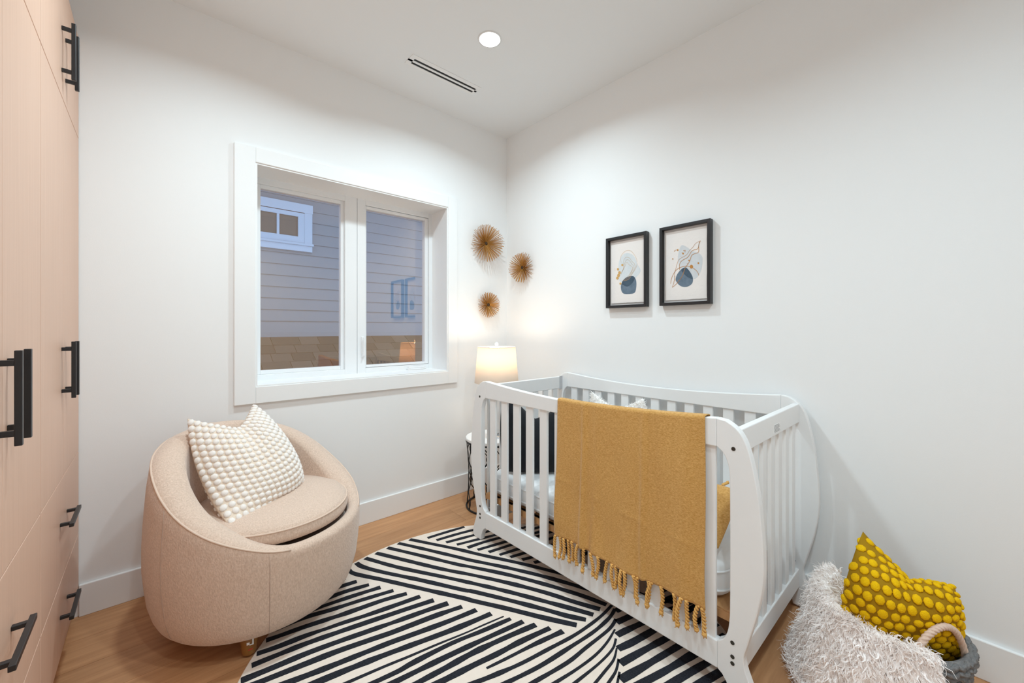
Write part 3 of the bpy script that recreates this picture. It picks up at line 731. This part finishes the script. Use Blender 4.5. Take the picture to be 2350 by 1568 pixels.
# ================================================================== CRIB CUSHIONS
bp_ = thing('black_cushion', (-.53, -.90, .40), 'black velvet cushion standing on the mattress at the left end of the crib', 'cushion')
cn = coons([[(-.685, -.775, .415), (-.55, -.885, .405), (-.40, -1.015, .415)], [(-.655, -.70, .62), None, (-.33, -.985, .62)], [(-.60, -.672, .835), (-.478, -.80, .665), (-.31, -.945, .785)]])
put('cover', pillow_body(pillow_surface(cn, .06, chop=.5, vee=.03)), M_velv, bp_, True)
wp = thing('white_fluffy_cushion', (-.17, -1.17, .40), 'white fluffy cushion with two pointed ears leaning on the back of the crib', 'cushion')
cn = coons([[(-.235, -.95, .428), (-.25, -1.16, .424), (-.235, -1.40, .428)], [(-.18, -.955, .61), None, (-.18, -1.375, .61)], [(-.165, -.955, .815), (-.175, -1.14, .72), (-.185, -1.31, .82)]])
wsf = pillow_surface(cn, .055, chop=.4)
put('cover', pillow_body(wsf, 18), M_furwb, wp, True)
def strands(name, base, direc, par, mt, L0, L1, wid, droop, curl, seed=1, segs=4, nrms=None):
    """base (n,3), direc (n,3) unit: tapered three-sided locks in one mesh"""
    rg = np.random.default_rng(seed); n = len(base); L_ = rg.uniform(L0, L1, n)[:, None]
    side = np.cross(direc, rg.standard_normal((n, 3))); side /= np.linalg.norm(side, axis=1)[:, None]; up = np.cross(direc, side)
    ph = rg.uniform(0, 6.28, n)[:, None]; V = []
    for k in range(segs + 1):
        t = k / segs
        c = base + direc * L_ * t + np.array([0, 0, -1.]) * droop * L_ * t * t + curl * L_ * (side * np.sin(ph + t * 5) + up * np.cos(ph + t * 5)) * t
        r_ = wid * (1 - .85 * t ** 1.5)
        for q in range(3):
            a = 2.094 * q; V.append(c + r_ * (side * math.cos(a) + up * math.sin(a)))
    V = np.stack(V, 1).reshape(-1, 3); per = 3 * (segs + 1); Fb = []
    for k in range(segs):
        for q in range(3): Fb.append((k * 3 + q, k * 3 + (q + 1) % 3, k * 3 + 3 + (q + 1) % 3, k * 3 + 3 + q))
    Fb = np.array(Fb); Fc = (Fb[None] + (np.arange(n) * per)[:, None, None]).reshape(-1, 4)
    o = put(name, (V, Fc), mt, par, False, kind='stuff', fixn=False)
    if nrms is not None:      # soft pile: shading normals lean towards the pile's own surface
        own = V.reshape(n, -1, 3); cen = own.reshape(n, segs + 1, 3, 3).mean(2, keepdims=True); rad = (own.reshape(n, segs + 1, 3, 3) - cen).reshape(n, -1, 3)
        rad /= np.linalg.norm(rad, axis=2, keepdims=True) + 1e-9; q = nrms[:, None, :] * 1.0 + rad * .55; q /= np.linalg.norm(q, axis=2, keepdims=True)
        o.data.normals_split_custom_set_from_vertices(q.reshape(-1, 3).tolist())
    return o
bs, ds = [], []
for k in range(3800):
    u, v = random.random(), random.random()
    if random.random() < .35: v = .75 + .25 * random.random()
    sd = 1 if random.random() < .75 else -1
    n = wsf[1](u, v) * sd; bs.append(wsf[3](u, v, sd)); dd_ = n * .8 + (wsf[0](min(u + .02, 1), v) - wsf[0](max(u - .02, 0), v)) * (u - .5) * 14 + np.array([0, 0, .5 * (v > .85)]) + rng.standard_normal(3) * .25
    ds.append(dd_ / np.linalg.norm(dd_))
strands('fluff', np.array(bs), np.array(ds), wp, M_furw, .012, .024, .0016, .2, .2, 3)
# mustard folded blanket with fringe, on the mattress at the right end
fb = thing('folded_blanket', (-.55, -1.70, .40), 'folded mustard blanket with a knotted fringe on the mattress at the right end', 'blanket')
cn = coons([[(-.655, -1.46, .425), (-.665, -1.68, .425), (-.655, -1.868, .43)], [(-.57, -1.46, .49), None, (-.56, -1.872, .50)], [(-.46, -1.47, .565), (-.455, -1.68, .575), (-.44, -1.868, .57)]])
fsf = pillow_surface(cn, .028, 0, 4, .5)
put('cloth', pillow_body(fsf, 20), M_must, fb, True)
for k in range(9):
    u = .06 + .11 * k; p = fsf[0](min(u, 1), 1)
    inst('tassel', TM[k % 5], Matrix.Translation(tuple(p)) @ Matrix.Rotation(random.uniform(-.5, .5), 4, 'X') @ Matrix.Rotation(R(-105) + random.uniform(-.3, .3), 4, 'Y') @ Matrix.Diagonal((1, 1, .75, 1)), fb)

# ================================================================== SIDE TABLE + LAMP
TC = (-.40, -.31); TZ = .465; TRd = .172
tb = thing('side_table', (*TC, 0), 'round side table with white top and black wire lattice base behind the crib', 'table')
put('table_top', lathe([(.001, TZ - .022), (TRd - .004, TZ - .022), (TRd + .002, TZ - .018), (TRd + .003, TZ - .004), (TRd, TZ), (.001, TZ)], (*TC, 0), 64), M_trim, tb, False, bevel=0)
def circ(r_, zz, n=56): return [(TC[0] + r_ * math.cos(2 * math.pi * k / n), TC[1] + r_ * math.sin(2 * math.pi * k / n), zz) for k in range(n)]
put('top_ring', tube(circ(TRd - .002, TZ - .028), .0055, 8, True), M_wire, tb, True)
put('base_ring', tube(circ(TRd - .002, .006), .0058, 8, True), M_wire, tb, True)
for k in range(20):
    a0 = 2 * math.pi * k / 20; sg = 1 if k % 2 else -1
    pts = []
    for t in np.linspace(0, 1, 28):
        a = a0 + sg * .20 * math.sin(t * math.pi * 4 + .6); rr_ = TRd - .004 - .012 * math.sin(math.pi * t)
        pts.append((TC[0] + rr_ * math.cos(a), TC[1] + rr_ * math.sin(a), .007 + t * (TZ - .036)))
    put('lattice_wire', tube(pts, .0033, 6), M_wire, tb, True)
lp = thing('table_lamp', (-.385, -.342, TZ), 'lit table lamp with tapered cream shade behind the crib', 'lamp')
LC = (-.385, -.342)
put('lamp_base', lathe([(.001, TZ), (.062, TZ), (.064, TZ + .008), (.055, TZ + .016), (.02, TZ + .02), (.001, TZ + .02)], (*LC, 0), 40), M_chrome, lp, True)
put('lamp_body', lathe([(.001, TZ + .02), (.016, TZ + .022), (.022, TZ + .03), (.015, TZ + .042), (.030, TZ + .06), (.044, TZ + .10), (.046, TZ + .16), (.040, TZ + .23), (.028, TZ + .29), (.017, TZ + .33), (.014, TZ + .345), (.001, TZ + .345)], (*LC, 0), 40), M_clear, lp, True)
put('lamp_neck', lathe([(.001, TZ + .345), (.016, TZ + .345), (.016, TZ + .355), (.009, TZ + .36), (.009, TZ + .40), (.014, TZ + .40), (.014, TZ + .44), (.001, TZ + .44)], (*LC, 0), 24), M_chrome, lp, True)
put('lamp_shade', lathe([(.1475, .827), (.126, 1.064), (.1245, 1.064), (.146, .827), (.1475, .827)], (*LC, 0), 72, False), M_shade, lp, True)
put('shade_rim', tube([(LC[0] + .1255 * math.cos(q), LC[1] + .1255 * math.sin(q), 1.064) for q in np.linspace(0, 6.2832, 60)[:-1]], .0016, 6, True), M_shade, lp, True)
put('harp', tube([(LC[0], LC[1] + .055 * math.sin(q), .93 + .135 * math.cos(q)) for q in np.linspace(-2.4, 2.4, 30)], .0015, 6), M_chrome, lp, True)
for q in (0, 120, 240):
    put('spider_arm', tube([(LC[0], LC[1], 1.062), (LC[0] + .125 * math.cos(R(q + 20)), LC[1] + .125 * math.sin(R(q + 20)), 1.060)], .0013, 6), M_chrome, lp, True)
put('finial', lathe([(.001, 1.06), (.006, 1.062), (.005, 1.072), (.009, 1.076), (.0125, 1.085), (.011, 1.094), (.001, 1.098)], (*LC, 0), 20), M_clear, lp, True)
put('bulb', lathe([(.001, .905), (.013, .907), (.016, .93), (.028, .96), (.03, .975), (.022, .995), (.001, 1.003)], (*LC, 0), 20), M_bulb, lp, True)
ld = bpy.data.lights.new('lamp_light', 'POINT'); ld.energy = LAMP_W; ld.color = (1, .84, .66); ld.shadow_soft_size = .035
lo = bpy.data.objects.new('lamp_light', ld); COL.objects.link(lo); lo.location = (*LC, 1.03)

# ================================================================== WALL DECOR: starbursts
rod = mesh('rod', *tube([(0, 0, .08), (0, 0, 1)], .0155, 5)); rod.materials.append(M_gold)
core_me = sphere_mesh('hub', 10, 6, 1, M_gcore)
def starburst(c, nrm_, rad, label, n):
    t = thing('starburst', c, label, 'wall decor', 'gold starburst wall ornaments')
    nv_ = Vector(nrm_); q0 = nv_.to_track_quat('Z', 'Y')
    inst('hub', core_me, Matrix.Translation(Vector(c) + nv_ * .012) @ Matrix.Diagonal((.017, .017, .017, 1)), t)
    ga = math.pi * (3 - 5 ** .5)
    for k in range(n):
        el = .06 + .62 * (k / n) ** 1.15          # height above the wall plane
        az = k * ga; d = Vector((math.cos(az) * math.sqrt(1 - el * el), math.sin(az) * math.sqrt(1 - el * el), el)); d = q0 @ d
        L_ = rad * random.uniform(.93, 1.03)
        mtx = Matrix.Translation(Vector(c) + nv_ * .010) @ d.to_track_quat('Z', 'Y').to_matrix().to_4x4() @ Matrix.Diagonal((.10, .10, L_, 1))
        inst('rod', rod, mtx, t)
starburst(tuple(onplane(1112, 560, 1, -.002)), (0, -1, 0), .143, 'largest gold wire starburst, upper left on the window wall', 170)
starburst(tuple(onplane(1203, 615, 0, -.002)), (-1, 0, 0), .115, 'gold wire starburst on the right wall beside the corner', 150)
starburst(tuple(onplane(1117, 700, 1, -.002)), (0, -1, 0), .099, 'smallest gold wire starburst, lowest of three above the lamp', 135)

# ================================================================== FRAMED ART
def picture(y0, y1, label):
    z0, z1 = 1.312, 1.738; t = thing('framed_print', (0, (y0 + y1) / 2, z0), label, 'picture', 'framed abstract prints'); fw = .0155; dp = .034
    def fb_(a0, a1, b0, b1): return box(-dp, -.002, a0, a1, b0, b1)
    put('frame', join(fb_(y1, y1 + fw, z0, z1), fb_(y0 - fw, y0, z0, z1), fb_(y1 + fw, y0 - fw, z0, z0 + fw), fb_(y1 + fw, y0 - fw, z1 - fw, z1)), M_black, t, bevel=.0008)
    put('mount', box(-.008, -.002, y1 + fw, y0 - fw, z0 + fw, z1 - fw), M_mount, t)
    # deckle-edged sheet
    a0, a1, b0, b1 = y1 + fw + .009, y0 - fw - .009, z0 + fw + .013, z1 - fw - .013; ed = []
    for (p, q) in (((a0, b0), (a1, b0)), ((a1, b0), (a1, b1)), ((a1, b1), (a0, b1)), ((a0, b1), (a0, b0))):
        for k in range(26): f = k / 26; ed.append((p[0] + (q[0] - p[0]) * f + random.uniform(-.0009, .0009), p[1] + (q[1] - p[1]) * f + random.uniform(-.0009, .0009)))
    pa = put('paper', prism(ed, lambda p, d: (d, p[0], p[1]), -.0135, -.012), M_paper, t)
    return pa
XP = -.0137
def zpix(p): return onplane(1370 + p[0] * 290 / 1819, 480 + p[1] * 290 / 1819, 0, XP)[1:]
def blob(pa, pts, mt, lay):
    c = closed_curve([zpix(p) for p in pts], 4); put('painted_shape', prism([tuple(p) for p in c], lambda p, d: (d, p[0], p[1]), XP, XP - .00012 * lay), mt, pa)
def ink(pa, pts, wd, mt, lay=6, name='ink_line'):
    W = smooth_curve([zpix(p) for p in pts], 5); T = np.gradient(W, axis=0); T /= np.linalg.norm(T, axis=1)[:, None] + 1e-9; N_ = np.c_[-T[:, 1], T[:, 0]]
    w_ = wd * (.55 + .45 * np.sin(np.linspace(.3, 2.8, len(W))))[:, None]; A1 = W + N_ * w_; B1 = W - N_ * w_; n = len(W)
    V = [(XP - .00012 * lay, *p) for p in A1] + [(XP - .00012 * lay, *p) for p in B1]; put(name, (V, [(i, i + 1, n + i + 1, n + i) for i in range(n - 1)]), mt, pa)
def dot(pa, x, y_, r_, mt, lay=7):
    c = [(x + r_ * math.cos(q) * .85, y_ + r_ * math.sin(q)) for q in np.linspace(0, 6.2832, 14)[:-1]]
    put('ink_dot', prism([tuple(zpix(p)) for p in c], lambda p, d: (d, p[0], p[1]), XP, XP - .00012 * lay), mt, pa)
pa = picture(-.967, -1.238, 'black framed abstract print with stacked blue blobs, left of the pair')
blob(pa, [(400, 640), (460, 635), (520, 665), (555, 720), (580, 790), (625, 870), (612, 925), (545, 1000), (470, 1030), (390, 1045), (330, 1040), (305, 960), (310, 860), (315, 770), (345, 690)], M_aqua, 1)
blob(pa, [(350, 1085), (390, 1010), (450, 972), (520, 965), (556, 1005), (568, 1070), (562, 1150), (545, 1200), (500, 1220), (400, 1222), (360, 1195), (345, 1140)], M_navy, 2)
blob(pa, [(355, 1072), (385, 1015), (450, 975), (515, 968), (545, 992), (520, 1050), (480, 1095), (430, 1115), (385, 1098)], M_navy2, 3)
for l in ([(350, 770), (340, 700), (370, 640), (430, 595), (490, 605), (540, 660), (570, 720), (577, 765)], [(330, 925), (380, 860), (385, 740), (420, 695), (470, 705), (500, 750), (540, 790), (545, 850), (500, 930), (440, 1010), (370, 1030)],
          [(340, 935), (375, 880), (400, 780), (430, 730), (465, 740), (500, 790), (530, 830), (500, 900), (455, 980), (380, 1022)], [(345, 940), (400, 830), (430, 765), (460, 800), (512, 842), (475, 930), (410, 1000)], [(580, 780), (560, 850), (510, 930), (460, 1010), (380, 1038)]):
    ink(pa, l, .0006, M_aline2)
for x, y_, r_ in ((365, 805, 17), (303, 867, 18), (325, 915, 22), (312, 955, 24), (295, 993, 22), (338, 1073, 17), (262, 880, 4), (258, 860, 3)): dot(pa, x, y_, r_, M_aline2)
pa = picture(-1.317, -1.588, 'black framed abstract print with copper swirls, right of the pair')
blob(pa, [(1210, 530), (1245, 522), (1320, 565), (1380, 605), (1450, 625), (1500, 665), (1520, 720), (1505, 860), (1460, 960), (1400, 1008), (1330, 1000), (1250, 930), (1190, 850), (1170, 760), (1165, 680), (1185, 590)], M_aqua2, 1)
blob(pa, [(1265, 840), (1300, 855), (1350, 920), (1380, 990), (1375, 1060), (1330, 1105), (1260, 1122), (1190, 1100), (1140, 1040), (1135, 990), (1160, 930), (1210, 870)], M_navy, 2)
blob(pa, [(1265, 842), (1300, 857), (1350, 922), (1378, 990), (1360, 1005), (1300, 975), (1250, 930), (1215, 875)], M_navy2, 3)
for l, w_ in (([(1490, 455), (1420, 495), (1380, 550), (1330, 600), (1290, 660), (1210, 705), (1170, 745), (1140, 840), (1115, 950), (1130, 1035)], .0008), ([(1475, 470), (1450, 570), (1370, 600), (1310, 690), (1220, 745), (1190, 800), (1190, 880)], .0013),
              ([(1490, 455), (1465, 520), (1460, 620), (1370, 660), (1330, 760), (1270, 850), (1230, 960), (1160, 1060), (1085, 1128)], .0013), ([(1060, 1075), (1080, 980), (1140, 880), (1230, 830), (1330, 825), (1400, 860), (1450, 910), (1465, 955)], .0013),
              ([(1085, 1128), (1108, 1050), (1125, 960)], .001), ([(1117, 605), (1135, 590), (1163, 590)], .0008)):
    ink(pa, l, w_, M_aline)
for x, y_, r_ in ((1360, 830, 28), (1460, 778, 14), (1325, 740, 12), (1240, 640, 14), (1163, 590, 13), (1117, 605, 7), (1092, 718, 10), (1250, 597, 7), (1268, 596, 7), (1225, 628, 5), (1268, 615, 6), (1210, 678, 3), (1300, 785, 4)): dot(pa, x, y_, r_, M_aline)

# ================================================================== BASKET, FUR THROW, YELLOW CUSHION
BC = np.array([-.355, -2.278]); BR = .168; BZ = .262
bk = thing('knit_basket', (*BC, 0), 'grey knitted storage basket with beige rope handles by the right baseboard', 'basket')
put('basket_wall', lathe([(.001, .002), (.140, .002), (.148, .006), (.153, .02), (.160, .14), (.164, .215), (BR + .003, .222), (BR + .007, .24), (BR + .004, BZ), (BR - .006, BZ + .003), (BR - .013, BZ - .004), (.150, .20), (.142, .03), (.001, .012)], (*BC, 0), 72), M_bask, bk, True)
# knitted rows: coils round the wall
for k in range(13):
    zz = .024 + .0192 * k; rr_ = float(np.interp(zz, [.02, .14, .215, .225, .255], [.153, .160, .164, .172, .172])) + .001
    put('knit_row', tube([(BC[0] + (rr_ + .0016 * math.sin(58 * q)) * math.cos(q), BC[1] + (rr_ + .0016 * math.sin(58 * q)) * math.sin(q), zz + .0042 * math.sin(29 * q + k * 1.3)) for q in np.linspace(0, 6.28319, 241)[:-1]], .0075, 5, True), M_bask, bk, True)
def rope_handle(f0, f1, lift, inward):
    pts = []
    for t in np.linspace(0, 1, 30):
        a = R(f0 + (f1 - f0) * t); b = math.sin(math.pi * t) ** .6; r_ = BR - .012 - inward * b
        pts.append((BC[0] + r_ * math.cos(a), BC[1] + r_ * math.sin(a), BZ - .03 + (lift + .03) * b))
    P = smooth_curve(pts, 2); vs = [tube(P, .0078, 8)]
    T = np.gradient(P, axis=0); T /= np.linalg.norm(T, axis=1)[:, None]; nx = np.cross(T, [.1, .2, .97]); nx /= np.linalg.norm(nx, axis=1)[:, None]; ny = np.cross(T, nx)
    for s_ in range(3):
        ph = s_ * 2.094 + np.arange(len(P)) * .75; vs.append(tube(P + .0056 * (nx * np.cos(ph)[:, None] + ny * np.sin(ph)[:, None]), .0042, 5))
    put('rope_handle', join(*vs), M_rope, bk, True)
rope_handle(-160, -94, .085, .012)
rope_handle(30, 75, .02, .02)
# fur throw draped over the basket's left and near sides
fu = thing('fur_throw', (-.47, -2.20, 0), 'shaggy cream faux fur throw draped over the side of the grey basket', 'throw')
F0, F1 = 62, 216
def fur_pt(s, q):
    """s: 0..1 round the basket, q: 0 inside -> 1 floor hem"""
    a = R(F0 + (F1 - F0) * s); end = min(1, min(s, 1 - s) / .12 + .35)
    top = BZ + .035 * (1 - s) + .01
    prof = [(.130, .20), (.138, BZ - .01), (.158, top + .014), (.185, top + .010), (.205, top - .045), (.218, .18), (.232, .11), (.246, .045), (.255, .016)]
    x = q * (len(prof) - 1); i = min(int(x), len(prof) - 2); f = x - i
    r_ = prof[i][0] * (1 - f) + prof[i + 1][0] * f; zz = prof[i][1] * (1 - f) + prof[i + 1][1] * f
    r_ += .010 * math.sin(a * 5 + 1) * q + .006 * math.sin(a * 11) * q
    if q > .35: r_ = BR + .012 + (r_ - BR - .012) * (.55 + .45 * end)
    r_ += .03 * max(0, math.cos(a - R(118))) ** 2 * max(0, q - .5) + (.0035 * math.sin(a * 37 + 9 * math.sin(zz * 60)) * math.sin(zz * 130 + a * 17) + .003 * math.sin(a * 61 - zz * 90)) * (q > .2)
    return np.array([BC[0] + r_ * math.cos(a), BC[1] + r_ * math.sin(a), zz])
ns, nq = 220, 60
V = [fur_pt(i / ns, j / nq) for j in range(nq + 1) for i in range(ns + 1)]
Fc = [(j * (ns + 1) + i, j * (ns + 1) + i + 1, (j + 1) * (ns + 1) + i + 1, (j + 1) * (ns + 1) + i) for j in range(nq) for i in range(ns)]
o = put('fur_backing', (V, Fc), M_furb, fu, True)
bs, ds, nn = [], [], []
for k in range(8600):
    s, q = random.random(), random.random() ** .9
    p = fur_pt(s, q); a = fur_pt(min(s + .01, 1), q) - fur_pt(max(s - .01, 0), q); b = fur_pt(s, min(q + .01, 1)) - fur_pt(s, max(q - .01, 0)); n = np.cross(b, a); n /= np.linalg.norm(n) + 1e-9
    c = np.array([BC[0], BC[1], p[2]]); 
    if n @ np.array([p[0] - BC[0], p[1] - BC[1], .35 if q > .15 else -.2]) < 0 and q > .15: n = -n
    bd = b / (np.linalg.norm(b) + 1e-9)
    cl_ = np.array([math.sin(s * 40 + q * 9), math.cos(s * 31 - q * 13), math.sin(s * 23 + q * 21)]) * .22
    d = n * .30 + bd * (.75 if q > .25 else -.5) + cl_ + rng.standard_normal(3) * .14
    if p[2] < .03: d[2] = abs(d[2])
    bs.append(p); ds.append(d / np.linalg.norm(d)); nn.append(n + np.array([0, 0, .35]))
nn = np.array(nn); nn /= np.linalg.norm(nn, axis=1)[:, None]
strands('fur_pile', np.array(bs[:2600]), np.array(ds[:2600]), fu, M_fur, .020, .036, .0036, .04, .26, 5, 5)
strands('fur_wisps', np.array(bs[2600:]), np.array(ds[2600:]) + rng.standard_normal((len(bs) - 2600, 3)) * .2, fu, M_fur, .024, .040, .0011, .1, .3, 9, 5)
# yellow cushion
yc = thing('yellow_cushion', (-.37, -2.29, .05), 'yellow tufted cushion with a chopped top standing in the grey basket', 'cushion')
cn = coons([[(-.435, -2.20, .03), (-.46, -2.28, .03), (-.40, -2.37, .03)], [tuple(onfloor(1935, 1430, .21)), None, tuple(onfloor(2205, 1480, .215) + np.array([0, .008, 0]))], [tuple(ondist(1980, 1220, 1.345)), tuple(ondist(2094, 1352, 1.29)), tuple(ondist(2192, 1347, 1.215))]])
ysf = pillow_surface(cn, .052, chop=.35, p=3.2, vee=.06, crest=[ondist(1938, 1345, 1.275), ondist(2066, 1392, 1.205), ondist(2200, 1400, 1.19)])
put('cover', pillow_body(ysf), M_ybase, yc, True)
bobbles(ysf, yc, 12, 24, .0124, .5, True, M_ytuft, 'tuft', .08)
bobbles(ysf, yc, 8, 17, .0130, .5, True, M_ytuft, 'tuft', .08, -1)
bpy.context.view_layer.update()
